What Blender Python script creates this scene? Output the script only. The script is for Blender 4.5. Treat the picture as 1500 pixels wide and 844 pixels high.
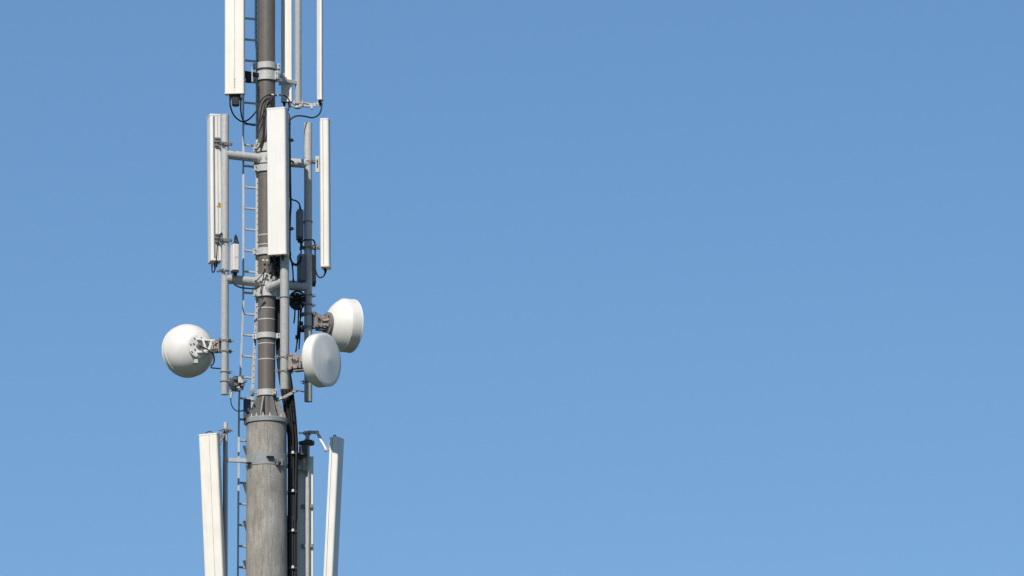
import bpy, bmesh, math, random
from mathutils import Vector as V, Matrix

random.seed(7)
S = bpy.context.scene
for o in list(bpy.data.objects):
    bpy.data.objects.remove(o)
COL = S.collection
R = math.radians

# ------------------------------------------------------------------ camera
ELEV, DIST, FPX, PXM = R(12.0), 107.0, 11770.0, 390.5   # look-up angle, metres, focal length in photo pixels, mast column
CAM = V((0, -DIST * math.cos(ELEV), 1.7))
AIM_Z = 1.7 + DIST * math.sin(ELEV)
cam = bpy.data.cameras.new('camera')
cam.sensor_width = 36
cam.lens = 36 * FPX / 1500
cam.shift_x = (750 - PXM) / 1500
cam.clip_start, cam.clip_end = 1, 20000
camo = bpy.data.objects.new('camera', cam)
COL.objects.link(camo)
camo.location = CAM
camo.rotation_euler = (R(90) + ELEV, 0, 0)
S.camera = camo

# ------------------------------------------------------------------ sky and sun
SUN_AZ, SUN_EL = R(180 + 22.5), R(43)        # azimuth clockwise from +Y
wd = bpy.data.worlds.new('World')
S.world = wd
wd.use_nodes = True
nt = wd.node_tree
bg = nt.nodes['Background']
sk = nt.nodes.new('ShaderNodeTexSky')
sk.sky_type = 'NISHITA'
sk.sun_disc = False
sk.sun_elevation, sk.sun_rotation = SUN_EL, SUN_AZ
sk.air_density, sk.dust_density, sk.ozone_density, sk.altitude = 1.0, 0.0, 10.0, 0
grade = nt.nodes.new('ShaderNodeMix')      # nudges the sky model's violet blue to the clear blue of the day
grade.data_type, grade.blend_type = 'RGBA', 'MULTIPLY'
grade.inputs[0].default_value = 1.0
grade.inputs[7].default_value = (1.11, 1.075, .985, 1)
nt.links.new(sk.outputs[0], grade.inputs[6])
nt.links.new(grade.outputs[2], bg.inputs[0])
bg.inputs[1].default_value = 0.098
sl = bpy.data.lights.new('sun', 'SUN')
sl.energy = 4.9
sl.angle = R(0.53)
sl.color = (1.0, 0.935, 0.83)
so = bpy.data.objects.new('sun', sl)
COL.objects.link(so)
sd = V((math.sin(SUN_AZ) * math.cos(SUN_EL), math.cos(SUN_AZ) * math.cos(SUN_EL), math.sin(SUN_EL)))
so.rotation_euler = sd.to_track_quat('Z', 'Y').to_euler()
so.location = (-20, -40, 60)
vs = S.view_settings
vs.view_transform, vs.look, vs.exposure, vs.gamma = 'Standard', 'None', 0.0, 1.0
vs.use_curve_mapping = False


# ------------------------------------------------------------------ measuring: photo pixel + depth -> metres
def W(px, py, y=0.0):
    fwd = V((0, math.cos(ELEV), math.sin(ELEV)))
    up = V((0, -math.sin(ELEV), math.cos(ELEV)))
    d = fwd * FPX + V((1, 0, 0)) * (px - PXM) + up * (422 - py)
    return CAM + d * ((y - CAM.y) / d.y)


def X(px):
    return (px - PXM) / 110.0


PX = 1 / 110.0


# ------------------------------------------------------------------ materials
def new_mat(name):
    m = bpy.data.materials.new(name)
    m.use_nodes = True
    t = m.node_tree
    return m, t, t.nodes['Principled BSDF']


def mix_noise(t, scale, c0, c1, lo=0.35, hi=0.65, stretch=None, detail=6, coords=None):
    n = t.nodes
    tc = n.new('ShaderNodeTexCoord')
    src = tc.outputs['Object']
    if stretch:
        mp = n.new('ShaderNodeMapping')
        mp.inputs['Scale'].default_value = stretch
        t.links.new(src, mp.inputs[0])
        src = mp.outputs[0]
    nz = n.new('ShaderNodeTexNoise')
    nz.inputs['Scale'].default_value = scale
    nz.inputs['Detail'].default_value = detail
    nz.inputs['Roughness'].default_value = 0.6
    t.links.new(src, nz.inputs['Vector'])
    rp = n.new('ShaderNodeValToRGB')
    rp.color_ramp.elements[0].position, rp.color_ramp.elements[1].position = lo, hi
    rp.color_ramp.elements[0].color, rp.color_ramp.elements[1].color = (*c0, 1), (*c1, 1)
    t.links.new(nz.outputs['Fac'], rp.inputs[0])
    return rp.outputs[0], nz.outputs['Fac']


def blend(t, a, b, mode='MULTIPLY', fac=1.0):
    m = t.nodes.new('ShaderNodeMix')
    m.data_type = 'RGBA'
    m.blend_type = mode
    m.inputs[0].default_value = fac
    t.links.new(a, m.inputs[6])
    t.links.new(b, m.inputs[7])
    return m.outputs[2]


def bump(t, p, fac, strength, dist=0.002):
    b = t.nodes.new('ShaderNodeBump')
    b.inputs['Strength'].default_value = strength
    b.inputs['Distance'].default_value = dist
    t.links.new(fac, b.inputs['Height'])
    t.links.new(b.outputs[0], p.inputs['Normal'])


def simple(name, c, rough, metal=0.0, var=0.12, scale=14, streak=True, bumpy=0.0, grime=0.0):
    m, t, p = new_mat(name)
    lo = tuple(x * (1 - var) for x in c)
    hi = tuple(min(1, x * (1 + var * .6)) for x in c)
    a, f = mix_noise(t, scale, lo, hi)
    if streak:
        b, _ = mix_noise(t, 6, (1 - var, 1 - var * 1.05, 1 - var * 1.2), (1, 1, 1), .3, .6, (6, 6, .5))
        a = blend(t, a, b)
    if grime:
        q, _ = mix_noise(t, 11, (1 - grime, 1 - grime * 1.1, 1 - grime * 1.3), (1, 1, 1), .33, .47, (3, 3, .16), 7)
        w, _ = mix_noise(t, 2.2, (1 - grime * .8, 1 - grime * .85, 1 - grime), (1, 1, 1), .36, .58, None, 5)
        a = blend(t, blend(t, a, q), w)
    t.links.new(a, p.inputs['Base Color'])
    p.inputs['Roughness'].default_value = rough
    p.inputs['Metallic'].default_value = metal
    if bumpy:
        bump(t, p, f, bumpy)
    return m


M = {}
M['white'] = simple('white_fibreglass', (.78, .76, .72), .42, 0, .03, 3, grime=.05)
M['cream'] = simple('cream_fibreglass', (.83, .785, .705), .45, 0, .03, 3, grime=.07)
M['dish'] = simple('white_dish_paint', (.72, .705, .67), .42, 0, .03, 4, grime=.07)
M['radome'] = simple('pale_grey_radome', (.86, .85, .81), .55, 0, .03, 5, grime=.05)
M['galv'] = simple('galvanised_steel', (.49, .49, .485), .5, .08, .10, 24)
M['galv_bright'] = simple('bright_zinc', (.50, .51, .505), .5, .10, .10, 26)
M['galv_dull'] = simple('weathered_zinc', (.20, .205, .21), .6, .10, .18, 30)
M['zinc_mid'] = simple('dull_band_steel', (.27, .285, .29), .65, .05, .12, 18)
M['pole'] = simple('brown_grey_paint', (.132, .117, .106), .45, 0, .10, 9)
M['black'] = simple('black_rubber', (.011, .011, .013), .62, 0, .2, 20, streak=False)
M['dark'] = simple('dark_plastic', (.05, .052, .056), .5, 0, .2, 20)
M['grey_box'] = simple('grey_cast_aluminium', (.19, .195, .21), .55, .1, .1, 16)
M['blue_mesh'] = simple('slate_perforated_sheet', (.07, .09, .12), .5, .3, .15, 20)
M['pinkwhite'] = simple('off_white_casing', (.74, .69, .64), .5, 0, .06, 8)
M['rust'] = simple('stained_bracket_steel', (.36, .31, .28), .6, .3, .35, 40)
M['yellow'] = simple('yellow_sticker', (.80, .46, .03), .4, 0, .04, 10)
M['tie'] = simple('white_tag', (.60, .60, .59), .4, 0, .03, 10)
M['green'] = simple('copper_connector', (.16, .14, .10), .5, .5, .2, 20)


def concrete():
    m, t, p = new_mat('spun_concrete')
    a, f = mix_noise(t, 3.2, (.26, .25, .237), (.385, .373, .355), .32, .68, (3, 3, .8), 10)
    b, g_ = mix_noise(t, 70, (.80, .79, .77), (1.08, 1.08, 1.08), .36, .60, None, 4)
    c, _ = mix_noise(t, 7, (.66, .64, .60), (1, 1, 1), .28, .44, (5, 5, .35), 8)
    d, _ = mix_noise(t, 2.3, (.80, .79, .77), (1.06, 1.06, 1.06), .38, .62, None, 7)
    e, _ = mix_noise(t, 26, (.62, .60, .57), (1, 1, 1), .26, .36, (1.4, 1.4, 1), 3)     # pores and chips
    h, _ = mix_noise(t, 60, (.84, .83, .82), (1.06, 1.06, 1.06), .38, .62, (1, 1, .06), 5)    # trowel drag lines
    col = blend(t, blend(t, blend(t, blend(t, blend(t, a, b), c), d), e), h)
    # the two half moulds left two slightly different casts either side of the seam
    n = t.nodes
    tc = n.new('ShaderNodeTexCoord')
    sp = n.new('ShaderNodeSeparateXYZ')
    t.links.new(tc.outputs['Object'], sp.inputs[0])
    rp = n.new('ShaderNodeValToRGB')
    rp.color_ramp.elements[0].position, rp.color_ramp.elements[1].position = .506, .514
    rp.color_ramp.elements[0].color, rp.color_ramp.elements[1].color = (1.0, .975, .945, 1), (.97, .985, .99, 1)
    mp = n.new('ShaderNodeMapRange')
    mp.inputs[1].default_value, mp.inputs[2].default_value = -1, 1
    t.links.new(sp.outputs[0], mp.inputs[0])
    t.links.new(mp.outputs[0], rp.inputs[0])
    col = blend(t, col, rp.outputs[0])
    t.links.new(col, p.inputs['Base Color'])
    p.inputs['Roughness'].default_value = .9
    bump(t, p, g_, .3, .003)
    return m


M['concrete'] = concrete()


def meadow():
    m, t, p = new_mat('meadow_grass')
    a, f = mix_noise(t, .04, (.03, .042, .018), (.065, .07, .035), .35, .65)
    b, _ = mix_noise(t, 3, (.7, .7, .7), (1.1, 1.1, 1.1))
    t.links.new(blend(t, a, b), p.inputs['Base Color'])
    p.inputs['Roughness'].default_value = .95
    return m


M['meadow'] = meadow()


# ------------------------------------------------------------------ mesh building
def basis(z, hint=None):
    z = z.normalized()
    h = hint or (V((0, 0, 1)) if abs(z.z) < .95 else V((1, 0, 0)))
    x = h.cross(z)
    if x.length < 1e-6:
        x = V((1, 0, 0)).cross(z)
    x.normalize()
    return x, z.cross(x), z


def catmull(pts, k=6):
    out = []
    n = len(pts)
    for i in range(n - 1):
        p0, p1, p2, p3 = pts[max(i - 1, 0)], pts[i], pts[i + 1], pts[min(i + 2, n - 1)]
        for j in range(k):
            t = j / k
            out.append(.5 * ((2 * p1) + (p2 - p0) * t + (2 * p0 - 5 * p1 + 4 * p2 - p3) * t * t + (3 * p1 - p0 - 3 * p2 + p3) * t ** 3))
    out.append(pts[-1])
    return out


class MB:
    def __init__(s):
        s.bm = bmesh.new()
        s.mi = 0

    def faces(s, verts, faces, smooth=True):
        vs_ = [s.bm.verts.new(v) for v in verts]
        for f in faces:
            try:
                fc = s.bm.faces.new([vs_[i] for i in f])
                fc.smooth = smooth
                fc.material_index = s.mi
            except ValueError:
                pass
        return s

    def loft(s, rings, cap=True, closed=False):
        n = len(rings[0])
        verts = [v for r in rings for v in r]
        fs = []
        for i in range(len(rings) - 1):
            for j in range(n):
                k = (j + 1) % n
                fs.append((i * n + j, i * n + k, (i + 1) * n + k, (i + 1) * n + j))
        if closed:
            i = len(rings) - 1
            for j in range(n):
                k = (j + 1) % n
                fs.append((i * n + j, i * n + k, k, j))
        elif cap:
            fs.append(tuple(range(n - 1, -1, -1)))
            fs.append(tuple((len(rings) - 1) * n + j for j in range(n)))
        return s.faces(verts, fs)

    def box(s, c, size, ax=None, bevel=.003):
        ax = ax or (V((1, 0, 0)), V((0, 1, 0)), V((0, 0, 1)))
        t = bmesh.new()
        bmesh.ops.create_cube(t, size=1)
        for v in t.verts:
            v.co = V((v.co.x * size[0], v.co.y * size[1], v.co.z * size[2]))
        if bevel:
            bevel = min(bevel, min(size) * .3)
            bmesh.ops.bevel(t, geom=list(t.edges), offset=bevel, segments=1, affect='EDGES')
        t.verts.index_update()
        vv = [c + ax[0] * v.co.x + ax[1] * v.co.y + ax[2] * v.co.z for v in t.verts]
        ff = [tuple(v.index for v in f.verts) for f in t.faces]
        t.free()
        return s.faces(vv, ff)

    def bar(s, a, b, w, h, hint=None, bevel=.003):
        x, y, z = basis(b - a, hint)
        return s.box((a + b) / 2, (w, h, (b - a).length), (x, y, z), bevel)

    def cyl(s, a, b, r0, r1=None, n=20):
        r1 = r0 if r1 is None else r1
        x, y, z = basis(b - a)
        rings = []
        for p, r in ((a, r0), (b, r1)):
            rings.append([p + (x * math.cos(2 * math.pi * i / n) + y * math.sin(2 * math.pi * i / n)) * r for i in range(n)])
        return s.loft(rings)

    def lathe(s, o, d, prof, n=40, hollow=False):
        """prof: (distance along d, radius)"""
        x, y, z = basis(d)
        rings = [[o + z * t + (x * math.cos(2 * math.pi * i / n) + y * math.sin(2 * math.pi * i / n)) * max(r, 1e-4) for i in range(n)] for t, r in prof]
        return s.loft(rings, cap=not hollow, closed=hollow)

    def tube(s, pts, r, n=14, k=6):
        n = max(n, 13)
        p = catmull([V(q) for q in pts], k) if k > 1 else [V(q) for q in pts]
        d = (p[1] - p[0]).normalized()
        x, y, _ = basis(d)
        rings = []
        for i, q in enumerate(p):
            t = (p[min(i + 1, len(p) - 1)] - p[max(i - 1, 0)]).normalized()
            x = (x - t * x.dot(t)).normalized()
            y = t.cross(x)
            rings.append([q + (x * math.cos(2 * math.pi * j / n) + y * math.sin(2 * math.pi * j / n)) * r for j in range(n)])
        return s.loft(rings)

    def prism(s, prof, o, sx, sy, u, z0, z1):
        return s.loft([[o + sx * a + sy * b + u * z for a, b in prof] for z in (z0, z1)])

    def ball(s, c, r, n=12):
        k = 7
        return s.lathe(c - V((0, 0, 0)), V((0, 0, 1)), [(-r * math.cos(math.pi * i / k), max(r * math.sin(math.pi * i / k), r * .02)) for i in range(k + 1)], n)

    def build(s, name, mat, root=None, parent=None, mat2=None):
        bmesh.ops.recalc_face_normals(s.bm, faces=s.bm.faces)
        off = V(root.location) if root else V((0, 0, 0))
        if off.length:
            bmesh.ops.translate(s.bm, verts=s.bm.verts, vec=-off)
        me = bpy.data.meshes.new(name)
        s.bm.to_mesh(me)
        s.bm.free()
        me.materials.append(mat)
        if mat2:
            me.materials.append(mat2)
        me.set_sharp_from_angle(angle=R(30))
        o = bpy.data.objects.new(name, me)
        COL.objects.link(o)
        if parent is not None:
            o.parent = parent
        elif root is not None:
            o.parent = root
        return o


def thing(name, label, cat, loc=(0, 0, 0), group=None):
    o = bpy.data.objects.new(name, None)
    o.empty_display_size = .2
    COL.objects.link(o)
    o.location = loc
    o['label'], o['category'] = label, cat
    if group:
        o['group'] = group
    return o


def tag(o, label, cat, group=None):
    o['label'], o['category'] = label, cat
    if group:
        o['group'] = group
    return o


Z = V((0, 0, 1))


def clamp(mb, c, r, face, bolts=.09, h=.045):
    """pipe clamp: two jaw plates round a pole at c, bolts through both; face = horizontal unit vector"""
    side = Z.cross(face)
    for sg in (-1, 1):
        mb.box(c + face * sg * (r + .008), (2 * r + .05, .016, h), (side, face, Z), .003)
        mb.cyl(c + side * sg * (r + .013) - face * (r + bolts * .45), c + side * sg * (r + .013) + face * (r + bolts * .55), .0055, n=6)
        mb.cyl(c + side * sg * (r + .013) - face * (r + .030), c + side * sg * (r + .013) - face * (r + .016), .012, n=6)


def ubolt(mb, c, r, face, t=.006):
    side = Z.cross(face)
    pts = [c + side * (r + t) + face * (r + .05)]
    for i in range(0, 9):
        a = math.pi * i / 8
        pts.append(c + side * (r + t) * math.cos(a) - face * (r + t) * math.sin(a))
    pts.append(c - side * (r + t) + face * (r + .05))
    mb.tube(pts, t, 6, 2)
    mb.box(c + face * (r + .012), (2 * r + .06, .012, .03), (side, face, Z), .002)


# ------------------------------------------------------------------ ground
g = MB()
g.faces([(-6000, -6000, 0), (6000, -6000, 0), (6000, 6000, 0), (-6000, 6000, 0)], [(0, 1, 2, 3)], False)
go = g.build('ground', M['meadow'])
go['kind'] = 'structure'

# ------------------------------------------------------------------ the mast
mast = thing('telecom_mast', 'tall concrete mast with flanged brown grey steel pole rising from its top', 'mast', (0, 0, 0))


def zz(py, y=0.0):
    return W(PXM, py, y).z


ztop = zz(622)
mb = MB()
prof = [(0, .425), (ztop - 4, .281), (ztop - .06, .266), (ztop - .012, .266), (ztop, .258)]
mb.lathe(V((0, 0, 0)), Z, prof, 72)
shaft = mb.build('concrete_shaft', M['concrete'], mast)
mb = MB()           # the mould seam down the front of the shaft
for a0 in (R(-87.5), R(92.5)):
    ring = []
    for t, r in prof[:3]:
        ring.append([V((math.cos(a0 + da) * (r + dr), math.sin(a0 + da) * (r + dr), t)) for da, dr in ((-.012, -.004), (-.004, .0025), (.004, .0025), (.012, -.004))])
    mb.loft(ring)
mb.build('mould_seam', M['concrete'], mast, shaft)
mb = MB()
mb.lathe(V((0, 0, ztop)), Z, [(.0, .20), (.0, .276), (.008, .283), (.062, .283), (.07, .277), (.07, .11)], 64)
fl = mb.build('flange_ring', M['zinc_mid'], mast)
for k in range(16):
    a = R(5.5 + 22.5 * k - 17)
    p = V((math.cos(a - math.pi / 2) * .235, math.sin(a - math.pi / 2) * .235, ztop + .07))
    mb = MB()
    mb.cyl(p, p + Z * .022, .017, n=6).cyl(p + Z * .022, p + Z * .05, .009, n=8)
    mb.build('flange_bolt', M['galv'], mast, fl)
zsp = zz(583)
for k in range(8):
    a = R(-17 + 45 * k) - math.pi / 2
    d = V((math.cos(a), math.sin(a), 0))
    sdv = V((-math.sin(a), math.cos(a), 0))
    mb = MB()
    tri = [(.108, ztop + .07), (.268, ztop + .07), (.268, ztop + .10), (.150, zsp), (.108, zsp)]
    mb.loft([[d * r + Z * z + sdv * s_ for r, z in tri] for s_ in (-.009, .009)])
    mb.build('gusset_plate', M['galv_dull'], mast)
ztp = zz(-130)
mb = MB()
mb.lathe(V((0, 0, ztop + .07)), Z, [(0, .125), (zsp - ztop - .07, .116), (ztp - ztop, .116)], 48)
spole = mb.build('steel_pole', M['pole'], mast)
mb = MB()
mb.lathe(V((0, 0, ztp + .07)), Z, [(-.02, .125), (.02, .125), (.05, .09), (.06, .01)], 40)
mb.build('pole_cap', M['pole'], mast)


def collar(y0, y1, r, mat, name='collar', lug=None):
    z0, z1 = zz(y1), zz(y0)
    m_ = MB()
    m_.lathe(V((0, 0, z0)), Z, [(0, .1), (0, r - .002), (.002, r), (z1 - z0 - .002, r), (z1 - z0, r - .002), (z1 - z0, .1)], 48)
    if lug is not None:
        for a in (lug, lug + 180):
            d = V((math.sin(R(a)), -math.cos(R(a)), 0))
            s_ = Z.cross(d)
            for q in (-1, 1):
                m_.box(d * (r + .022) + s_ * q * .018 + Z * (z0 + z1) / 2, (.012, .055, (z1 - z0) * .92), (s_, d, Z), .002)
            for dz in (-.28, .28):
                m_.cyl(d * (r + .028) - s_ * .05 + Z * ((z0 + z1) / 2 + dz * (z1 - z0)), d * (r + .028) + s_ * .05 + Z * ((z0 + z1) / 2 + dz * (z1 - z0)), .008, n=6)
    return m_.build(name, mat, mast)


collar(93, 102, .134, M['galv'], lug=95)
collar(106, 119, .140, M['galv'], lug=62)
collar(212, 224, .137, M['galv'], lug=-70)
collar(226, 241, .131, M['galv'], lug=70)
collar(243, 253, .137, M['galv'], lug=-70)
collar(365, 375, .138, M['galv_bright'], lug=-75)
collar(404, 420, .137, M['galv_bright'], lug=55)
collar(422, 436, .142, M['galv_bright'], lug=-70)
collar(489, 497, .137, M['galv'], lug=80)
collar(572, 581, .133, M['galv_bright'], lug=48)
for y_ in (345, 359, 452, 468.5, 504, 527):
    collar(y_, y_ + 1.6, .1185, M['galv_bright'], 'strap')
# steel band round the concrete, carrying the lower stand-off arms
zb0, zb1 = zz(685), zz(668)
mb = MB()
mb.lathe(V((0, 0, zb0)), Z, [(0, .25), (0, .274), (.002, .276), (zb1 - zb0 - .002, .276), (zb1 - zb0, .274), (zb1 - zb0, .25)], 64)
band = mb.build('steel_band', M['zinc_mid'], mast)
for px_, py_ in ((395.5, 671), (404.5, 676), (410.5, 676), (366, 678)):
    a = math.asin(max(-1, min(1, X(px_) / .276)))
    d = V((math.sin(a), -math.cos(a), 0))
    c = d * .30 + Z * zz(py_, -.27)
    mb = MB()
    if px_ in (395.5, 366):
        mb.box(c + Z * .02, (.10, .07, .012), (Z.cross(d), d, Z), .002)
        mb.loft([[c + d * q + Z.cross(d) * s_ + Z * w for s_, w in ((-.05, .014), (.05, .014), (.03, -.05))] for q in (-.03, -.018)])
    else:
        mb.box(c - d * .006, (.02, .06, .10), (Z.cross(d), d, Z), .003)
        mb.cyl(c - Z.cross(d) * .04, c + Z.cross(d) * .04, .010, n=6)
    mb.build('band_lug', M['galv_dull'], mast, band)
for py_ in (653, 709, 763, 821):
    p = W(362.5, py_ + 18, -.02)
    q = W(357.3, py_, -.02)
    mb = MB()
    mb.bar(p + V((.012, 0, 0)), q, .016, .04, bevel=.004)
    mb.build('cable_hook', M['dark'], mast)
mb = MB()
a_, b_, c_ = W(404, 586, -.02), W(414, 583, -.05), W(431, 574, .02)
mb.bar(a_, b_, .05, .035).bar(b_, c_, .05, .035).bar(c_, c_ + V((.02, .05, .02)), .07, .02)
mb.cyl(W(430, 570.5, .03), W(447, 574.5, .29), .009, n=6)
mb.build('cable_bracket', M['galv'], mast)

# ------------------------------------------------------------------ ladder
lad = thing('access_ladder', 'thin steel access ladder running up the left side of the mast', 'ladder', (X(350), .18, 0))
YL, YR = -.04, .02


def rail_left(py):
    if py < 450: return 356.4 - .1 * max(0, py - 300) / 150
    if py < 592: return 356.3 - (py - 450) * 6.2 / 142
    return 350.1 - (py - 592) * 1.6 / 250


def rail_right(py):
    if py < 70: return 375.2
    if py < 440: return 376.8
    if py < 592: return 376.2 - (py - 440) * 7.4 / 152
    return 368.8 - (py - 592) * 1.6 / 250


def ladder_back(py):
    return .22 * min(1, max(0, (py - 445) / 147))


def rail(fn, y, w, d, name, holes=False):
    pts = [W(fn(p), p, y + ladder_back(p)) for p in (-125, 60, 75, 300, 440, 450, 592, 600, 860)]
    low = pts[-1].copy()
    pts.append(V((low.x - .13, low.y + .04, .6)))
    m_ = MB()
    m_.loft([[p + V((sx * w / 2, sy * d / 2, 0)) for sx, sy in ((-1, -1), (1, -1), (1, 1), (-1, 1))] for p in pts])
    if holes:
        m_.mi = 1
        k = -118.0
        while k < 588:
            p = W(fn(k) + .5, k, y + ladder_back(k) - d / 2 + .0005)
            m_.cyl(p, p - V((0, .003, 0)), .0075, n=8)
            k += 8.6
    return m_.build(name, M['galv'], lad, mat2=M['dark'])


rail(rail_left, YL, .026, .05, 'rail')
rail(rail_right, YR, .040, .05, 'rail', True)
rung0 = None
k = -96.5
while k < 900:
    a, b = W(rail_left(k), k - .7, YL + ladder_back(k)), W(rail_right(k), k + 1.2, YR + ladder_back(k))
    if rung0 is None:
        mb = MB()
        L = (b - a).length
        mb.box(V((0, 0, 0)), (L, .028, .026), bevel=.005)
        rung0 = mb.build('rung', M['galv'])
        r_ = rung0
        RL = L
    else:
        r_ = rung0.copy()
        COL.objects.link(r_)
    r_.parent = lad
    c = (a + b) / 2
    r_.location = c - V(lad.location)
    d = (b - a)
    r_.rotation_euler = (0, -math.atan2(d.z, d.x), math.atan2(d.y, d.x))
    r_.scale = (d.length / RL, 1, 1)
    k += 30.93
for py_, x1 in ((98, 378), (218, 379), (248, 379), (370, 379), (430, 380), (492, 378), (576, 378)):
    p, q = W(rail_right(py_), py_, YR + ladder_back(py_)), W(x1 + 2, py_, .02 + ladder_back(py_) * .4)
    mb = MB()
    mb.bar(p, q + V((.01, 0, 0)), .05, .02)
    mb.box(p + V((0, -.03, 0)), (.05, .014, .06))
    mb.build('standoff', M['galv_dull'], lad)

# ------------------------------------------------------------------ stand-off mounts: pole + arms
GM = 'stand-off poles carrying the antennas'


def mount(label, px0, px1, py0, py1, y, arms, mat='galv', bolts=()):
    cx, r = X((px0 + px1) / 2), (px1 - px0) / 220.0
    top, bot = W((px0 + px1) / 2, py0, y), W((px0 + px1) / 2, py1, y)
    top.x = bot.x = cx
    t = thing('standoff_mount', label, 'antenna mount', bot, GM)
    m_ = MB()
    m_.lathe(bot, Z, [(0, r * .72), (.003, r * .96), (.008, r), (top.z - bot.z - .004, r), (top.z - bot.z, r * .9)], 28)
    pole = m_.build('pole', M[mat], t)
    for (apy, r2, kind) in arms:
        z = zz(apy, 0)
        a = V((cx, y, z))
        m_ = MB()
        d = V((-cx, -y, 0)).normalized()
        b = V((0, 0, z)) - d * (.125 if kind != 'col' else .27)
        if kind == 'bar':
            m_.bar(a, b, .045, r2 * 2, Z)
        elif kind == 'col':
            m_.bar(a - d * .02, b + d * .02, .045, r2 * 2, Z)
        else:
            m_.cyl(a, b, r2, n=24)
            m_.cyl(b - d * .02, b + d * .03, r2 * 1.25, r2 * 1.3, n=24)
        m_.build('arm', M[mat], t)
    for bpy_, ang in bolts:
        m_ = MB()
        c = W((px0 + px1) / 2, bpy_, y)
        c.x = cx
        ubolt(m_, c, r, V((math.sin(R(ang)), -math.cos(R(ang)), 0)))
        m_.build('u_bolt', M['galv_dull'], t)
    return t, cx, r


YLm, YFm, YRm = -.28, -.50, .17
mount('galvanised pole on two arms left of the mast, carrying the dish seen from behind', 323.8, 335.2, 168, 578.5, YLm,
      [(233, .060, 'tube'), (415, .062, 'tube')], bolts=[(352, -75), (545, 90), (559, 90), (397, -60)])
mount('galvanised pole in front of the mast, behind the central white panel, holding the front dish', 410.2, 423.6, 168, 571, YFm,
      [(233, .060, 'tube'), (424, .062, 'tube')], bolts=[(436, 200)])
mount('galvanised pole right of the mast, half in shadow, holding the rear right dish', 445.6, 457.4, 180, 589, YRm,
      [(236, .060, 'tube'), (416, .066, 'tube')], 'galv', bolts=[(325, 200), (433, 90), (447, 90), (560, -90)])
mount('thin pole at the top of the frame between two slim panels', 432.2, 442.0, -120, 153, .36, [(113, .024, 'bar')])
mount('slim pole beside the leaning left panel below the dishes', 327.8, 334.0, 619, 900, -.10, [(676, .026, 'col')])
mount('slim pole bolted to the concrete shaft right of the black feeder cables', 447.2, 453.6, 632, 900, .37, [(679, .026, 'col')])


# ------------------------------------------------------------------ panel antennas
GP = 'panel antennas on the mast'


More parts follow.
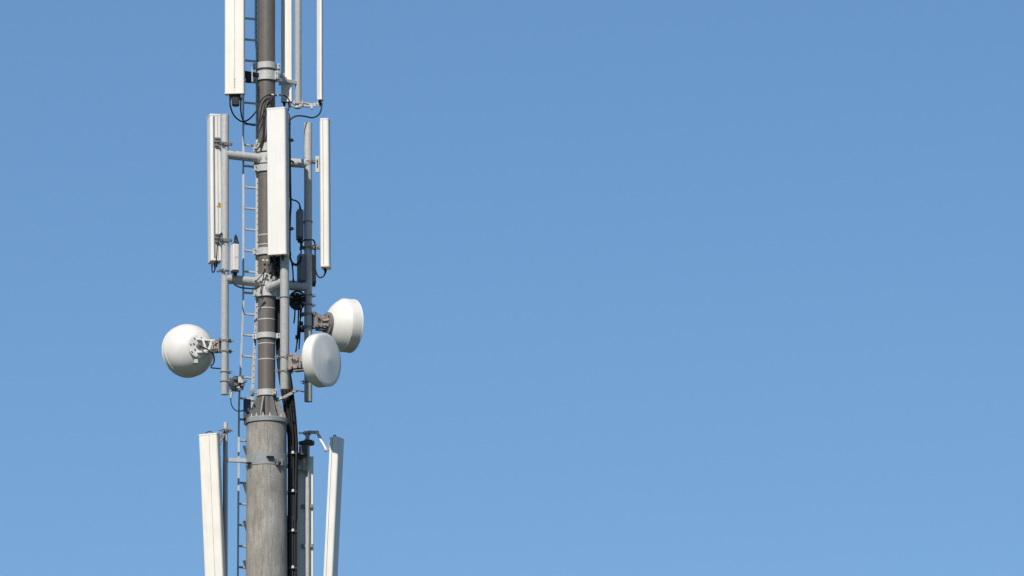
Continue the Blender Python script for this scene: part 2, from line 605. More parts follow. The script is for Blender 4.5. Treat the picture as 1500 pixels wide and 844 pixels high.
def panel(label, T, B, w, d, yaw, mat='white', dy=0.0, seam=None, conn=2, brk=(), top_hook=False, back=True, r=.026, sidesticker=False):
    """T, B: photo pixels (x, y, depth) of the axis at the top and the bottom; yaw: 0 faces the viewer, + to the right"""
    t0, b0 = W(*T), W(*B)
    u = (t0 - b0).normalized()
    f = V((math.sin(R(yaw)), -math.cos(R(yaw)), 0))
    f = (f - u * f.dot(u)).normalized()
    s_ = u.cross(f)
    H = (t0 - b0).length
    t = thing('panel_antenna', label, 'panel antenna', b0, GP)
    a = w / 2

    def outline(g_):
        aa, h = a + g_, d / 2 + g_
        pts = []
        rb = min(.008, d * .2)
        for cx, cy, rr_, q0 in ((aa - rb, -h + rb, rb, -90), (aa - r, h - r, r, 0), (-aa + r, h - r, r, 90), (-aa + rb, -h + rb, rb, 180)):
            n = 6 if rr_ > .01 else 2
            for i in range(n + 1):
                q = R(q0 + 90 * i / n)
                pts.append((cx + rr_ * math.cos(q), cy + rr_ * math.sin(q)))
        return pts

    m_ = MB()
    m_.prism(outline(0), b0, s_, f, u, .012, H - .012)
    rad = m_.build('radome', M[mat], t)
    m_ = MB()
    m_.prism(outline(.003), b0, s_, f, u, 0, .022)
    m_.build('end_cap', M['pinkwhite'], t)
    m_ = MB()
    m_.prism(outline(.003), b0, s_, f, u, H - .02, H)
    m_.build('end_cap', M[mat], t)
    if back:
        m_ = MB()
        m_.prism([(-a * .62, -d / 2 - .012), (a * .62, -d / 2 - .012), (a * .72, -d / 2 + .004), (-a * .72, -d / 2 + .004)], b0, s_, f, u, .03, H - .03)
        m_.build('back_channel', M['galv'], t)
    for fs in ([seam] if seam is not None else []):
        m_ = MB()
        m_.prism([(fs * a - .002, d / 2 - .003), (fs * a + .002, d / 2 - .003), (fs * a + .002, d / 2 + .0015), (fs * a - .002, d / 2 + .0015)], b0, s_, f, u, .024, H - .022)
        m_.build('seam', M['grey_box'], t, rad)
    # joint between the radome shell and its back tray, on both narrow sides
    m_ = MB()
    for sg in (-1, 1):
        m_.prism([(sg * (a + .0014), -d * .22), (sg * (a - .004), -d * .22), (sg * (a - .004), -d * .22 + .006), (sg * (a + .0014), -d * .22 + .006)], b0, s_, f, u, .024, H - .022)
    m_.build('tray_joint', M['grey_box'], t, rad)
    for i in range(conn):
        q = (i - (conn - 1) / 2) * w * .45
        p = b0 + s_ * q - f * d * .1
        m_ = MB()
        m_.cyl(p + u * .004, p - u * .035, .019, n=12).cyl(p - u * .035, p - u * .075, .014, .011, n=12)
        m_.build('connector', M['black'], t)
    if top_hook:
        m_ = MB()
        p = b0 + u * H - f * d * .25
        m_.tube([p - s_ * .05 - u * .01, p - s_ * .045 + u * .03, p + s_ * .02 + u * .035, p + s_ * .06 - u * .01], .008, 6)
        m_.build('lifting_eye', M['dark'], t)
    for (bpx, bpy_, cx, cy, cr) in brk:            # bracket: height on the panel, pole axis and radius
        z = zz(bpy_, cy)
        k_ = (z - b0.z) / u.z
        pb = b0 + u * k_ - f * (d / 2 + .014)
        pc = V((cx, cy, z))
        m_ = MB()
        dv = (pb - pc)
        dv.z = 0
        if dv.length < .02:
            dv = f.copy()
        dn = dv.normalized()
        sd_ = Z.cross(dn)
        clamp(m_, pc, cr, dn, .12)
        for q in (-1, 1):
            m_.bar(pc + dn * (cr + .01) + sd_ * q * .032, pb + sd_ * q * .032, .008, .05, Z, .002)
        m_.box(pb, (w * .5, .02, .085), (s_, f, u))
        m_.cyl(pb + sd_ * .055 - dn * .03, pb - sd_ * .055 - dn * .03, .009, n=8)
        m_.build('bracket', M['galv_dull'], t)
    return t, b0, u, f, s_, H, rad


xl, xf, xr = X(329.5), X(416.9), X(451.5)
A1 = panel('wide cream panel at the top left with a seam down its face', (344, -150, -.44), (344, 138.5, -.44), .262, .11, -6, 'cream', seam=.03, conn=2,
      brk=[(0, 112, -.36, -.24, .045)])
A2 = panel('narrow white panel facing left on the left pole, with a yellow warning triangle', (313, 170, -.14), (314.5, 384.5, -.14), .25, .145, -79, 'white', conn=2,
      brk=[(0, 212, xl, YLm, .052), (0, 353, xl, YLm, .052)])
A3 = panel('broad white panel facing forward in front of the mast, the widest unobstructed one', (406, 159, -.69), (407.6, 374, -.64), .262, .135, -17, 'white', conn=2,
      brk=[(0, 205, xf, YFm, .061), (0, 335, xf, YFm, .061)])
A4 = panel('slim white panel seen edge on beside the shadowed right pole', (476.4, 176, .12), (477.6, 393, .12), .225, .115, 84, 'white', conn=1,
      brk=[(0, 237, xr, YRm, .054), (0, 363, xr, YRm, .054)])
A5 = panel('thinnest white panel, upper right, seen edge on at the top of the frame', (469, -150, .36), (469.2, 147.5, .36), .15, .062, 84, 'cream', conn=1, r=.015,
      brk=[])
A6 = panel('cream panel at the top behind the mast, partly in its shadow', (420, -150, .34), (420.2, 150, .34), .145, .10, 172, 'cream', conn=2, back=False,
      brk=[])
A8 = panel('leaning cream panel at lower left with a seam down its face', (306.3, 636, -.50), (318.8, 930, -.36), .262, .115, -22, 'cream', seam=.16, conn=2, top_hook=True)
A9 = panel('leaning white panel at lower right turning a shaded side', (494, 642, .02), (480.5, 930, .16), .235, .125, 70, 'white', conn=2, top_hook=True)
A10 = panel('panel at lower right, mostly in shade behind the slim pole and the feeder cables', (445.5, 670, .47), (445.5, 930, .47), .245, .11, 178, 'cream', conn=2, back=False,
      brk=[])
t, b0, u, f, s_, H, rad = A1
m_ = MB()
m_.box(W(345.2, 148.3, -.42), (.10, .08, .13), bevel=.012).box(W(345.2, 141.5, -.42), (.13, .06, .03))
m_.cyl(W(345.2, 152, -.42), W(345.2, 156, -.42), .035, .03, n=12)
m_.build('tilt_motor', M['black'], t)
m_ = MB()
m_.bar(V((-.10, -.06, zz(112, 0))), V((-.36, -.24, zz(112, 0))), .06, .05, Z)
m_.box(W(364.5, 113.5, -.24), (.085, .07, .15), bevel=.02)
m_.build('shaded_jaws', M['black'], t)  # bracket jaws, coloured black for the shade they sit in
m_ = MB()
m_.box(W(369.3, 110, -.26), (.016, .06, .20))
m_.build('backing_plate', M['galv'], t)
m_ = MB()
m_.cyl(V((-.36, -.24, zz(180, 0) + .75)), V((-.36, -.24, zz(-140, 0))), .03, n=16)
m_.build('support_tube', M['galv'], t)
t, b0, u, f, s_, H, rad = A2
nrm = s_ if s_.y < 0 else -s_
for py_ in (211, 352):
    m_ = MB()
    p = b0 + u * ((zz(py_, -.14) - b0.z) / u.z) + nrm * (.25 / 2 + .02)
    for dz in (-.055, .0, .045):
        m_.box(p - f * .02 + Z * dz, (.09 - .3 * abs(dz), .03, .022), (f, nrm, Z))
    m_.bar(p + Z * .03 - f * .05, p + Z * .04 - f * .14, .02, .02)
    m_.bar(p - Z * .05 - f * .03, p - Z * .10 - f * .06, .03, .02)
    m_.cyl(p - f * .07 + Z * .05, p - f * .16 + Z * .05, .008, n=6)
    m_.build('side_bracket', M['galv_dull'], t)
m_ = MB()
pp = W(311, 277, -.34)
m_.prism([(.002, -.004), (.024, -.004), (.024, .003), (.002, .003)], b0 + f * .035 + nrm * (.25 / 2), -f, nrm, u, .03, H - .03)
m_.build('edge_groove', M['grey_box'], t, rad)
t, b0, u, f, s_, H, rad = A1
m_ = MB()
for k_ in range(4):
    m_.box(b0 + u * (.09 + .035 * k_) + f * .056 + s_ * .004, (.014, .003, .016), (s_, f, u), 0)
m_.build('screw_row', M['grey_box'], t, rad)
t, b0, u, f, s_, H, rad = A6
for zq, hh in ((.17, .055), (.10, .03), (.80, .04)):
    m_ = MB()
    m_.box(b0 + u * zq - f * .0515 + V((.035, 0, 0)), (.045, .004, hh), (s_, f, u), 0)
    m_.build('type_plate', M['zinc_mid'], t, rad)
t, b0, u, f, s_, H, rad = A4
m_ = MB()
pl = W(465, 241, .10)
m_.box(pl, (.055, .014, .23), bevel=.006)
m_.bar(W(458, 236, .14), W(470, 236, .12), .03, .03, Z)
m_.cyl(pl + V((0, -.012, -.09)), pl + V((0, .012, -.09)), .022, n=12)
plate = m_.build('slotted_plate', M['galv_bright'], t)
m_ = MB()
m_.box(pl + V((0, -.0078, .01)), (.016, .002, .12), bevel=0)
m_.build('slot', M['dark'], t, plate)
# warning sticker on the left pole's panel
t, b0, u, f, s_, H, rad = A2
m_ = MB()
nrm = s_ if s_.y < 0 else -s_
c = b0 + u * ((zz(303, -.14) - b0.z) / u.z) + nrm * (.25 / 2 + .0025) - f * .045
side = f
m_.loft([[c + side * q + Z * w + nrm * h for q, w in ((-.033, -.028), (.033, -.028), (0, .034))] for h in (-.004, .0005)])
st = m_.build('warning_triangle', M['yellow'], t, rad)
m_ = MB()
m_.box(c + Z * .002 + nrm * .002, (.008, .003, .026), (side, nrm, Z), 0).box(c - Z * .017 + nrm * .002, (.008, .003, .007), (side, nrm, Z), 0)
for q0, q1 in (((-.033, -.028), (.033, -.028)), ((.033, -.028), (0, .034)), ((0, .034), (-.033, -.028))):
    m_.bar(c + side * q0[0] + Z * q0[1] + nrm * .001, c + side * q1[0] + Z * q1[1] + nrm * .001, .004, .003, nrm, 0)
m_.build('warning_symbol', M['black'], t, rad)

# tilt brackets of the panels, as parts of those panels
t, b0, u, f, s_, H, rad = A8
m_ = MB()
pc = W(331, 631, -.10)
clamp(m_, pc, .028, V((-.8, -.6, 0)).normalized(), .12)
m_.bar(pc + V((-.03, -.05, 0)), W(321.5, 641, -.30), .03, .012, Z)
m_.bar(W(328, 636, -.20), W(320, 654, -.38), .035, .03, V((0, 1, 0)))
m_.bar(W(320, 654, -.38), W(317, 646, -.43), .02, .03)
m_.ball(W(320, 653.5, -.38), .024)
m_.bar(W(334, 631, -.1), W(339, 630, -.10), .014, .014)
m_.build('tilt_bracket', M['galv_dull'], t)
t, b0, u, f, s_, H, rad = A9
m_ = MB()
pc = W(450.4, 634.5, .37)
clamp(m_, pc, .029, V((1, 0, 0)), .20)
m_.bar(pc + V((.03, -.02, .01)), W(463, 633.5, .20), .055, .04, Z)
m_.cyl(W(464.5, 633.5, .12), W(464.5, 633.5, .22), .028, n=12)
m_.bar(W(464.5, 634, .17), W(472, 649, .13), .03, .035, V((0, 1, 0)))
m_.bar(W(472, 648, .12), W(478.5, 660, .06), .028, .03, V((0, 1, 0)))
m_.bar(W(468, 637, .20), W(473.5, 650, .16), .014, .05, V((0, 1, 0)))
m_.ball(W(477, 659.5, .06), .024)
m_.bar(W(479, 661.5, .05), W(483.5, 645, .03), .012, .03, V((0, 1, 0)))
m_.bar(W(480, 658, .05), W(486, 657, .03), .02, .03)
m_.build('tilt_bracket', M['galv'], t)
t, b0, u, f, s_, H, rad = A5
m_ = MB()
pc = W(437.1, 152, .36)
clamp(m_, pc, .045, V((1, 0, 0)), .16, .06)
m_.bar(W(424, 155, .33), W(434, 156, .34), .04, .03)
m_.bar(W(438, 154, .33), W(455, 154.5, .35), .05, .05, Z)
m_.box(W(456.5, 156, .35), (.035, .05, .075))
m_.box(W(461, 154, .35), (.035, .04, .055))
m_.bar(W(455, 155, .35), W(466.3, 152, .36), .03, .03)
m_.bar(W(466, 156, .36), W(466.6, 141, .36), .02, .03)
m_.lathe(W(436, 159.5, .34), Z, [(0, .03), (.01, .05), (.03, .05), (.04, .03)], 16)
m_.build('bracket', M['galv'], t)
t, b0, u, f, s_, H, rad = A6
m_ = MB()
m_.bar(W(404, 117.5, .02), W(414, 117.5, .16), .045, .045, Z)
m_.box(W(414.8, 116, .17), (.035, .03, .15))
m_.box(W(411, 112, .15), (.05, .05, .05)).box(W(411, 122.5, .15), (.05, .05, .04))
m_.bar(W(414.8, 116, .17), W(418, 116, .29), .04, .06, Z)
m_.cyl(W(411, 108.5, .12), W(417, 108.5, .12), .009, n=6)
m_.build('bracket', M['galv'], t)
t, b0, u, f, s_, H, rad = A10
m_ = MB()
clamp(m_, W(450.4, 648, .37), .029, V((-.3, .95, 0)).normalized(), .25, .06)
m_.lathe(W(449, 652.5, .36), Z, [(0, .06), (.008, .105), (.045, .11), (.052, .06)], 20)
m_.box(W(444, 661, .26), (.11, .12, .12)).box(W(441, 668, .30), (.12, .1, .07))
m_.bar(W(446, 664, .27), W(446, 690, .32), .09, .04)
m_.build('bracket', M['dark'], t)
for py_ in (742, 800):
    m_ = MB()
    m_.box(W(450.5, py_, .40), (.16, .05, .05))
    m_.build('bracket', M['galv_dull'], t)

# ------------------------------------------------------------------ microwave dishes
GD = 'white microwave dishes'


def dish(label, face_px, fy, D, az, bowl, drum, pole, pole_y, pole_r, mat_face='radome', hub_r=.10, hubmat='galv_dull', clampz=None, bulge=.02, lip=True, edge=90):
    """face_px: centre of the aperture in the photo; az: where it faces, 0 to the viewer and + to the right; pole: the pole axis x"""
    f = V((math.sin(R(az)), -math.cos(R(az)), 0))
    c = W(face_px[0], face_px[1], fy)
    rr_ = D / 2
    o = c - f * drum                                # rim plane
    t = thing('microwave_dish', label, 'dish', o - f * bowl, GD)
    n = 14
    prof_ = []
    for i in range(n + 1):
        a = R(14 + (edge - 14) * i / n)
        ce = max(0, math.cos(R(edge))) ** 1.15
        prof_.append((-bowl * (math.cos(a) ** 1.15 - ce) / (1 - ce), rr_ * (math.sin(a) / math.sin(R(edge))) ** .9))
    m_ = MB()
    m_.lathe(o, f, prof_, 72)
    refl = m_.build('reflector', M['dish'], t)
    m_ = MB()
    m_.lathe(o, f, [(-.006, rr_ * .9), (-.006, rr_ + (.003 if lip else -.001)), (-.002, rr_ + (.006 if lip else 0)), (.012, rr_ + (.006 if lip else .0005)), (.016, rr_ + .001), (drum - .012, rr_ + .001), (drum - .010, rr_ + .004), (drum, rr_ + .004), (drum + .003, rr_ - .002), (drum + .003, rr_ * .9)], 96)
    m_.build('shroud', M['dish'], t)
    m_ = MB()
    m_.lathe(o + f * drum, f, [(-.02, rr_ - .004), (.004, rr_ - .004), (.0065, rr_ - .009), *[(.0065 + bulge * k_ / 8, (rr_ - .009) * (1 - k_ / 8) + .003) for k_ in range(1, 9)]], 96)
    m_.build('radome', M[mat_face], t)
    hb = o - f * (bowl * .93)
    side = Z.cross(f)
    m_ = MB()
    m_.lathe(hb, -f, [(-.03, hub_r), (.02, hub_r), (.03, hub_r * .8), (.035, hub_r * .3)], 32)
    hub = m_.build('hub', M[hubmat], t)
    for i in range(6):
        a = i * math.pi / 3 + .3
        p = hb - f * .024 + (side * math.cos(a) + Z * math.sin(a)) * hub_r * .78
        m2 = MB()
        m2.cyl(p, p - f * .02, .011, n=6)
        m2.build('hub_bolt', M['dark'], t, hub)
    pc = V((pole, pole_y, hb.z + (clampz or 0)))
    return t, f, side, hb, pc, hub, refl


def dish_arm(t, f, hb, pc, pr, mat, w=.09, h=.15, cable=None):
    dv = hb - pc
    dv.z = 0
    dn = dv.normalized()
    sd_ = Z.cross(dn)
    m_ = MB()
    end = hb - f * .02
    L0 = pc + dn * (pr + .02)
    L0.z = pc.z
    for q in (-1, 1):                              # two cheeks and two cross plates
        m_.bar(L0 + sd_ * q * w / 2, end + sd_ * q * w / 2, .012, h, Z, .003)
    m_.bar(L0 + Z * h * .42, end + Z * h * .42, w, .012, Z.cross(dn).cross(dn) * -1 if False else Z, .003)
    mid = (L0 + end) / 2
    m_.box(mid, (w * 1.25, .02, h * .8), (sd_, dn, Z))
    m_.cyl(mid - sd_ * w * .8 + Z * .02, mid + sd_ * w * .8 + Z * .02, .014, n=8)
    m_.cyl(mid - sd_ * w * .8 - Z * .045 + dn * .05, mid + sd_ * w * .8 - Z * .045 + dn * .05, .010, n=8)
    L1 = (end - L0).length
    for k_ in range(3):
        c_ = L0 + (end - L0) * (.22 + .28 * k_)
        for dz in (-.33, .30):
            m_.cyl(c_ - sd_ * w * .72 + Z * h * dz, c_ + sd_ * w * .72 + Z * h * dz, .013 - .002 * k_, n=6)
    m_.box(L0 + (end - L0) * .5 - Z * h * .62, (w * .8, L1 * .55, .02), (sd_, dn, Z))
    m_.bar(L0 + Z * h * .75, end + Z * h * .30, w * .35, .03, Z)
    m_.build('mounting_arm', M[mat], t)
    m_ = MB()
    for q in (-1, 1):                              # dark slots in the cheeks
        for fr, dz, lw, lh in ((.36, .05, .30, .34), (.74, -.12, .22, .30)):
            m_.box(L0 + (end - L0) * fr + sd_ * q * (w / 2 + .0052) + Z * h * dz, (.004, L1 * lw, h * lh), (sd_, dn, Z), 0)
    m_.build('adjustment_slots', M['dark'], t)
    m_ = MB()
    for dz in (-h * .55, h * .55):
        clamp(m_, pc + Z * dz, pr, dn, .13, .05)
    m_.box(pc + dn * (pr + .016), (.12, .016, h * 1.3), (sd_, dn, Z))
    m_.build('pole_clamp', M['galv_dull'], t)
    return dn, sd_


# left dish, seen from behind
t, f, sd_, hb, pc, hub, refl = dish('round white dish seen from behind, on the left pole', (272.3, 515.4), .12, .70, -155, .30, .10, X(329.5), YLm, .052, hub_r=.10, hubmat='dish')
ring = MB()
dn, s2 = dish_arm(t, f, hb + V((.19, -.01, 0)), pc, .052, 'rust', .10, .13)
m_ = MB()
m_.lathe(hb - f * .03, -f, [(0, .04), (.035, .038), (.04, .03)], 20)
m_.build('feed_port', M['galv_dull'], t, hub)
m_ = MB()
c0 = hb - f * .045
for dz, th in ((.085, .022), (-.085, .030)):
    m_.bar(c0 + V((-.03, .0, dz)), c0 + V((.215, .03, dz * .85)), .07, th, Z)
m_.bar(c0 + V((.05, -.02, .08)), c0 + V((.10, -.01, -.08)), .03, .03)
m_.bar(c0 + V((.12, -.02, -.08)), c0 + V((.17, -.01, .07)), .03, .03)
m_.box(c0 + V((.20, .02, 0)), (.03, .09, .17))
m_.lathe(hb - f * .02, -f, [(0, .155), (.012, .155), (.014, .15), (.014, .1)], 32)
for k_ in range(8):
    a = k_ * math.pi / 4 + .2
    p = hb - f * .034 + (sd_ * math.cos(a) + Z * math.sin(a)) * .132
    m_.cyl(p, p - f * .018, .011, n=6)
m_.build('support_frame', M['dish'], t)
m_ = MB()
m_.box(W(287, 529.5, hb.y - .0), (.055, .05, .055))
m_.build('junction_block', M['galv'], t)
m_ = MB()
m_.tube([hb - f * .06, W(294, 507, hb.y - .12), W(301, 510.5, hb.y - .14), W(308, 515, hb.y - .12), W(313, 521, hb.y - .05), W(313.5, 530, hb.y), W(310, 536, hb.y)], .010)
m_.tube([W(310, 534, hb.y), W(309.5, 538.5, hb.y), W(316, 539.5, -.18), W(324, 540, -.16)], .009)
m_.build('waveguide_cable', M['black'], t)

# right rear dish, facing away to the right
t, f, sd_, hb, pc, hub, refl = dish('white dish high on the right, drum seen from its side, upper of the right pair', (515, 477.8), .42, .715, 116, .215, .15, xr, YRm, .054, hub_r=.155, clampz=.02, lip=False, edge=58)
dish_arm(t, f, hb, pc, .054, 'rust', .12, .16)
m_ = MB()
for i in range(7):
    a = i * 2 * math.pi / 7
    p = hb - f * .03 + (sd_ * math.cos(a) + Z * math.sin(a)) * .10
    m_.bar(p, hb - f * .11 + (p - hb) * .4, .022, .03)
m_.lathe(hb - f * .03, -f, [(0, .06), (.06, .055), (.10, .05)], 16)
m_.build('feed_housing', M['rust'], t, hub)

# front dish, face towards the viewer's right
t, f, sd_, hb, pc, hub, refl = dish('white dish with its pale grey face turned to the viewer, lower right pair', (478.0, 527.0), -.80, .71, 56.5, .10, .14, xf, YFm, .061, hub_r=.12, bulge=.03, lip=False)
dish_arm(t, f, hb, pc, .061, 'rust', .13, .17)
m_ = MB()
m_.box(hb - f * .10, (.15, .06, .18), (sd_, f, Z))
m_.box(hb - f * .14 + Z * .02, (.10, .05, .07), (sd_, f, Z))
m_.build('radio_back', M['galv_dull'], t, hub)

# ------------------------------------------------------------------ remote radio boxes
GR = 'remote radio units beside the poles'


def radio(label, px0, px1, py0, py1, y, yaw, mat, cap=None, dep=.11):
    t0, b0 = W((px0 + px1) / 2, py0, y), W((px0 + px1) / 2, py1, y)
    H = t0.z - b0.z
    f = V((math.sin(R(yaw)), -math.cos(R(yaw)), 0))
    s_ = Z.cross(f)
    wpx = (px1 - px0) / 110
    w = max(.06, (wpx - dep * abs(math.sin(R(yaw)))) / max(.2, math.cos(R(yaw))))
    t = thing('radio_unit', label, 'radio unit', b0, GR)
    m_ = MB()
    m_.box(b0 + Z * H / 2, (w, dep, H * .96), (s_, f, Z), .010)
    m_.build('casing', M[mat], t)
    m_ = MB()
    for i in range(-3, 4):
        m_.box(b0 + Z * H / 2 - f * (dep / 2 + .008) + s_ * (i * w * .13), (.006, .02, H * .86), (s_, f, Z), 0)
    m_.build('cooling_fins', M[mat], t)
    m_ = MB()
    m_.prism([(-w * .47, -dep * .45), (w * .47, -dep * .45), (w * .47, dep * .45), (-w * .47, dep * .45)], b0, s_, f, Z, -.018, .018)
    m_.build('base_cap', M['dark'], t)
    for i in (-1, 1):
        m_ = MB()
        m_.cyl(b0 + s_ * i * w * .22 - Z * .012, b0 + s_ * i * w * .22 - Z * .06, .016, .012, n=10)
        m_.build('connector', M['black'], t)
    m_ = MB()
    m_.bar(b0 + Z * H * .97 + s_ * w * .3, b0 + Z * (H * .97 + .02) + s_ * w * .3, .02, .02)
    m_.bar(b0 + Z * H * .97 - s_ * w * .3, b0 + Z * (H * .97 + .02) - s_ * w * .3, .02, .02)
    m_.build('top_port', M['dark'], t)
    m_ = MB()
    m_.box(b0 + Z * (H * .5) + f * (dep / 2 + .001), (w * .5, .003, .004), (s_, f, Z), 0)
    m_.build('nameplate', M['grey_box'], t)
    return t


radio('off white radio box hanging right of the left pole', 337.5, 350.5, 357.5, 398, -.32, 22, 'pinkwhite')
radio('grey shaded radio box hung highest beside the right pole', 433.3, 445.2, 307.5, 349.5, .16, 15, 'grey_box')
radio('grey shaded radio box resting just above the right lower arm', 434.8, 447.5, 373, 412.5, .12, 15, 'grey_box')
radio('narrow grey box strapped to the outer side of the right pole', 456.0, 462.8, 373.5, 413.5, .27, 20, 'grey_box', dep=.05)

# small round radio at the foot of the left pole
c = W(346.5, 562.5, -.30)
t = thing('small_radio', 'small round dark radio with white plate at the foot of the left pole', 'radio', c - Z * .12)
fd = V((.45, -.89, 0)).normalized()
m_ = MB()
m_.lathe(c - fd * .04, fd, [(0, .07), (.01, .10), (.06, .105), (.07, .09), (.075, .03)], 28)
m_.build('housing', M['dark'], t)
m_ = MB()
s_ = Z.cross(fd)
for i in range(10):
    a = i * 2 * math.pi / 10
    m_.bar(c + (s_ * math.cos(a) + Z * math.sin(a)) * .10, c + (s_ * math.cos(a) + Z * math.sin(a)) * .122, .03, .012)
m_.build('cooling_ribs', M['grey_box'], t)
m_ = MB()
m_.box(c + fd * .045 + V((.035, 0, .045)), (.07, .018, .085), (s_, fd, Z), .006)
m_.box(c + fd * .045 + V((.0, 0, -.055)), (.05, .02, .03), (s_, fd, Z), .006)
m_.build('white_plate', M['tie'], t)
m_ = MB()
for dx, dz, q in ((.06, -.03, .03), (.02, -.09, .035), (-.05, .06, .03), (-.04, -.02, .04), (.09, .02, .03), (.05, .09, .03)):
    m_.cyl(c + fd * .03 + V((dx, 0, dz)), c + fd * .085 + V((dx, 0, dz)), q * .6, q * .5, n=10)
m_.build('ports', M['galv_dull'], t)
m_ = MB()
m_.bar(c + V((-.10, .02, .05)), c + V((-.02, .02, .05)), .05, .03).bar(c + V((-.10, .02, -.05)), c + V((-.02, .02, -.05)), .05, .03)
m_.build('holder', M['galv_dull'], t)
m_ = MB()
m_.cyl(c + V((-.06, 0, -.09)), c + V((-.075, 0, -.19)), .018, .014, n=10)
m_.build('cable_gland', M['galv'], t)

# perforated box by the flange
c = W(362, 600, -.03)
t = thing('perforated_box', 'blue grey perforated box fixed between ladder and flange', 'equipment box', c - Z * .14)
m_ = MB()
m_.box(c, (.10, .12, .26), bevel=.006)
box_ = m_.build('casing', M['blue_mesh'], t)
m_ = MB()
for i in range(5):
    for j in range(12):
        m_.cyl(c + V((-.036 + .018 * i, -.0595, -.11 + .02 * j)), c + V((-.036 + .018 * i, -.0615, -.11 + .02 * j)), .0055, n=6)
m_.build('perforations', M['black'], t, box_)
m_ = MB()
m_.bar(c + V((-.05, 0, .12)), c + V((.10, .02, .12)), .03, .012).bar(c + V((-.05, 0, -.13)), c + V((.10, .02, -.13)), .03, .03)
m_.tube([c + V((-.03, 0, -.13)), c + V((-.032, 0, -.20)), c + V((.02, 0, -.215)), c + V((.08, .02, -.22))], .010, 6)
m_.build('fixing_bracket', M['dark'], t)

# ------------------------------------------------------------------ cables
GC = 'black jumper cables'


def cable(label, pts, r=.0105, ties=()):
    p = [W(*q) for q in pts]
    t = thing('jumper_cable', label, 'cable', p[-1], GC)
    m_ = MB()
    m_.tube(p, r, 8, 7)
    sh = m_.build('sheath', M['black'], t)
    for i in (0, -1):
        e, nx = p[i], p[1 if i == 0 else -2]
        d = (nx - e).normalized()
        m_ = MB()
        m_.cyl(e - d * .005, e + d * .045, r * 1.5, r * 1.25, n=10)
        m_.build('plug', M['black'], t)
    for q in ties:
        c_ = W(*q)
        m_ = MB()
        m_.box(c_, (.035, .035, .02))
        m_.build('cable_tie', M['tie'], t)
    return t


def wire(label, pts, r=.008):
    m_ = MB()
    m_.tube([W(*q) for q in pts], r, 8, 7)
    return tag(m_.build('jumper_cable', M['black']), label, 'cable', GC)


cable('cable looping from the left end under the top left panel to the mast', [(337, 143, -.58), (337.3, 155, -.58), (342, 168, -.45), (350, 176, -.22), (358, 178, -.19), (368, 172, -.18), (377, 160, -.16), (383, 146, -.15), (392, 139.5, -.15), (399, 139, -.14)])
cable('cable dropping from the right end under the top left panel past the ladder', [(353, 143, -.58), (352.6, 160, -.45), (354.5, 172, -.35), (358, 178.5, -.2), (364, 182, -.17), (373, 183.5, -.14), (380, 180, -.14), (386, 166, -.15), (393, 151, -.16), (399, 143, -.15)])
cable('thin cable running down the mast front left of the central panel', [(397, 142, -.15), (389, 150, -.16), (386, 165, -.16), (385.5, 185, -.15), (385, 200, -.15), (381, 212, -.15), (377, 219, -.14), (374, 219, -.1)], .008)
cable('thin cable hugging the upper left corner of the central panel', [(398, 145, -.16), (391, 153, -.18), (388.5, 170, -.2), (387.5, 190, -.18), (386, 203, -.16), (381, 216, -.15)], .009)
cable('cable crossing from the mast to the foot of the panel behind it', [(399, 139.5, -.13), (406, 139.3, .02), (413, 139.5, .15), (420, 142, .22), (424, 148, .24), (424, 155, .22), (422, 162, .1)], .009, ties=[(399.5, 139, -.14), (406, 139.8, .02), (412, 139.6, .12)])
cable('cable sagging from the foot of the thinnest panel towards the central panel', [(471, 152, .36), (470.6, 160, .34), (467, 168, .28), (458, 172.5, .18), (446, 170.5, .05), (436, 169.8, -.06), (428, 173, -.2), (424, 180, -.36), (423.5, 200, -.42)])
cable('short cable bundle dropping from the foot of the panel behind the mast', [(416, 151, .34), (417, 158, .28), (421, 165, .1), (424, 172, -.2), (424, 190, -.40)], .012)
cable('cable clipped down the right edge of the central panel', [(423.6, 180, -.42), (424.4, 215, -.44), (424.8, 250, -.42), (425.4, 285, -.40), (425.8, 300, -.40), (424.8, 320, -.42), (424.2, 350, -.42), (424.5, 374, -.40)], .015)
cable('cable arching onto the highest shaded radio box', [(424.5, 288, -.38), (428, 292.5, -.1), (434, 294.5, 0.01), (438.5, 299, 0.14), (440, 307, 0.16)])
cable('cable swinging between the two shaded radio boxes and the central panel', [(440, 352, 0.16), (441, 366, 0.13), (440, 380, 0.06), (434, 387, -0.09), (428, 384, -.1), (425, 374, -.3), (424, 360, -.4)])
cable('second deeper loop under the shaded radio boxes', [(441, 377, 0.06), (439, 386, -0.02), (433, 389, -0.14), (427, 384, -.2), (424, 376, -.36)], 0.010)
cable('cable hanging straight down to the right lower arm', [(428, 386, -0.09), (429, 398, -0.02), (429.5, 408, 0.04), (430, 413, 0.06)], 0.010)
cable('cable looped over the right pole down to the slim edge on panel', [(440, 366, 0.10), (444, 353, 0.06), (452, 351.5, 0.04), (459, 352, 0.06), (461.6, 360, 0.10), (461.4, 380, 0.12), (462.5, 397, 0.13), (467, 406, 0.13), (473, 405.5, 0.13), (476.5, 400, 0.13), (477.4, 396, 0.13)])
cable('cable hooked under the narrow left facing panel', [(310.5, 388, -.32), (310.5, 396, -.33), (312.3, 399, -.37), (315, 394, -.40), (317.5, 375, -.42), (318.5, 358, -.42), (322, 345, -.38), (324.5, 342, -.33)], .009)
cable('pointed cable loop standing above the off white radio box', [(344, 359, -.33), (344.2, 350, -.33), (345.3, 345, -.33), (347, 350, -.33), (348.5, 358, -.33)], .013)
cable('cable from the off white radio box along the left lower arm', [(344.5, 400, -.33), (343, 403, -.33), (341, 406, -.35), (343, 416, -.37), (352, 421, -.35), (364, 422.5, -.31), (374, 423, -.29), (380, 419, -.30)])
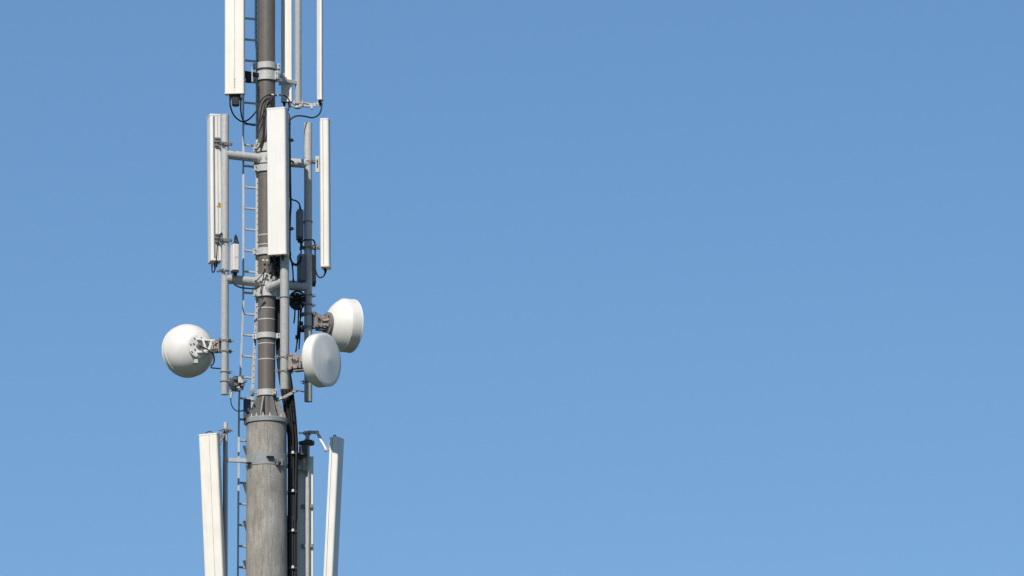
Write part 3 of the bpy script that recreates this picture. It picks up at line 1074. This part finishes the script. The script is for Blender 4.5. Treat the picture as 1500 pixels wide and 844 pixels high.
cable('thin cable curving from the small round radio to the perforated box', [(338.5, 579, -.30), (338, 586, -.30), (339.5, 594, -.29), (344, 600.5, -.27), (350, 602.5, -.25), (357, 601.5, -.21)], .007)
cable('thin cable strapped down the left side of the slim lower pole', [(328, 634, -.14), (327.6, 660, -.14), (327.4, 720, -.14), (327.6, 800, -.14), (327.5, 870, -.14)], .008)
cable('cable leaving the mast bracket toward the upper right arm', [(424.5, 236, -.36), (427, 236, -.1), (430, 238, .1), (432, 240, .2)], .014)
cable('thin cable lying on the bright collar of the mast', [(388, 394, -.2), (386.5, 402, -.19), (384.5, 412, -.17), (382.5, 422, -.16), (382, 430, -.16)], .007)
cable('second thin cable slanting across the bright mast collar', [(389, 396, -.2), (384, 402, -.19), (377, 410, -.16), (371, 414, -.13)], .007)

# tangle of connectors below the central panel
c = W(402, 403, -.3)
t = thing('cable_tangle', 'dense tangle of black cables and plugs under the central white panel', 'cable bundle', c)
rnd = random.Random(4)
for i in range(15):
    x0, x1 = rnd.uniform(394, 416), rnd.uniform(393, 412)
    pts = [(x0, 372, -.62)]
    for k_ in range(3):
        pts.append((min(414, max(391, x0 + (x1 - x0) * (k_ + 1) / 4 + rnd.uniform(-5, 5))), 378 + k_ * 8 + rnd.uniform(-3, 3), rnd.uniform(-.5, -.2)))
    pts.append((x1, rnd.uniform(398, 410), rnd.uniform(-.25, -.17)))
    m_ = MB()
    m_.tube([W(*q) for q in pts], rnd.uniform(.011, .019), 8, 6)
    m_.build('cable', M['black'], t)
for q in ((396, 389, -.3), (403, 396, -.28), (409, 392, -.3), (401, 384, -.32)):
    m_ = MB()
    m_.cyl(W(*q), W(q[0] + 2, q[1] + 9, q[2]), .030, .026, n=12)
    m_.build('plug', M['dark'], t)
for q in ((385.8, 381.4, -.16), (391.3, 381.6, -.17), (389, 401.5, -.2), (412.5, 399, -.4)):
    m_ = MB()
    m_.box(W(*q), (.03, .02, .022))
    m_.build('cable_tag', M['tie'], t)

# coil of spare cable under the right arm
c = W(435.5, 441.5, .08)
t = thing('cable_coil', 'coil of spare black cable hung under the right lower arm', 'cable coil', c)
for i in range(8):
    rr_ = .100 - .010 * (i % 4) + rnd.uniform(-.008, .008)
    tl, tw = rnd.uniform(-.25, .25), rnd.uniform(-.25, .25)
    cc = c + V((rnd.uniform(-.012, .012), -.05 + .015 * i, rnd.uniform(-.012, .012)))
    m_ = MB()
    ringp = []
    for j in range(40):
        a = 2 * math.pi * j / 40
        ringp.append([cc + V((math.cos(a) * (rr_ + .013 * math.cos(b)), .013 * math.sin(b) + rr_ * (tl * math.cos(a) + tw * math.sin(a)), math.sin(a) * (rr_ + .013 * math.cos(b)) * 1.08)) for b in [2 * math.pi * q / 8 for q in range(8)]])
    m_.loft(ringp, closed=True)
    m_.build('loop', M['black'], t)
m_ = MB()
m_.lathe(c + V((0, .045, 0)), V((0, 1, 0)), [(0, .01), (0, .085), (.02, .085), (.02, .01)], 20)
m_.build('dark_filler', M['dark'], t)  # added dark disc, keeps bright sky from showing through the coil's centre
for i in range(9):                                 # stray inner turns
    m_ = MB()
    a0 = rnd.uniform(0, 6.28)
    m_.tube([c + V((math.cos(a0 + k_ * .7) * rnd.uniform(.03, .08), -.03 + .01 * k_, math.sin(a0 + k_ * .7) * rnd.uniform(.03, .08))) for k_ in range(6)], .011)
    m_.build('loop', M['black'], t)
for a in (70, 110, 35, 150, -60, -20):
    m_ = MB()
    d = V((math.cos(R(a)), 0, math.sin(R(a))))
    m_.bar(c + d * .075 - V((0, .062, 0)), c + d * .118 - V((0, .062, 0)), .014, .008)
    m_.build('cable_tie', M['tie'], t)
for x0, x1, y1 in ((432, 430.5, 474), (437.5, 434, 514), (440, 438, 512), (442, 433, 516)):
    m_ = MB()
    m_.tube([W(x0, 450, .2), W((x0 + x1) / 2 + .6, (450 + y1) / 2, .24), W(x1, y1, .26)], .010, 8)
    m_.build('tail', M['black'], t)
for q in ((441, 474, .25), (435.5, 494, .25), (443, 484, .27)):
    m_ = MB()
    m_.box(W(*q), (.055, .04, .05))
    m_.build('plug', M['black'], t)

# feeder cables down the mast
t = thing('feeder_cables', 'thick bundle of black feeder cables running down the right side of the mast', 'cable bundle', (X(428), .15, 0))
NF = 22
feed0 = None
for i in range(NF):
    q = (i % 11) / 10
    layer = i // 11
    dy_ = .09 * layer
    rows = [(190, 403.5, 409, .12), (300, 403.5, 410, .12), (425, 404.5, 413, .10), (500, 405, 414, .08), (545, 408.5, 424, .06), (585, 414.5, 429.5, .07),
            (622, 420.5, 433.2, .10), (660, 423, 435.0, .12), (760, 422.5, 433.8, .12), (870, 422, 433.4, .12)]
    pts = [W(a + (b - a) * (q + rnd.uniform(-.05, .05)), py_, y0 + dy_ + .03 * math.sin(q * 9 + i)) for py_, a, b, y0 in rows]
    last = pts[-1]
    pts += [V((last.x + .04, last.y, last.z * .5)), V((last.x + .14, last.y, .3))]
    m_ = MB()
    m_.tube(pts, .0145, 8, 5)
    m_.build('feeder', M['black'], t)
for py_ in (663, 719, 777, 831, 890):
    m_ = MB()
    p = W(429, py_, .055)
    m_.box(p, (.034, .03, .040), bevel=.006)
    m_.build('cable_clip', M['tie'], t)
    m_ = MB()
    m_.box(p + V((-.01, .12, -.005)), (.13, .20, .022))
    m_.build('cable_hanger', M['dark'], t)
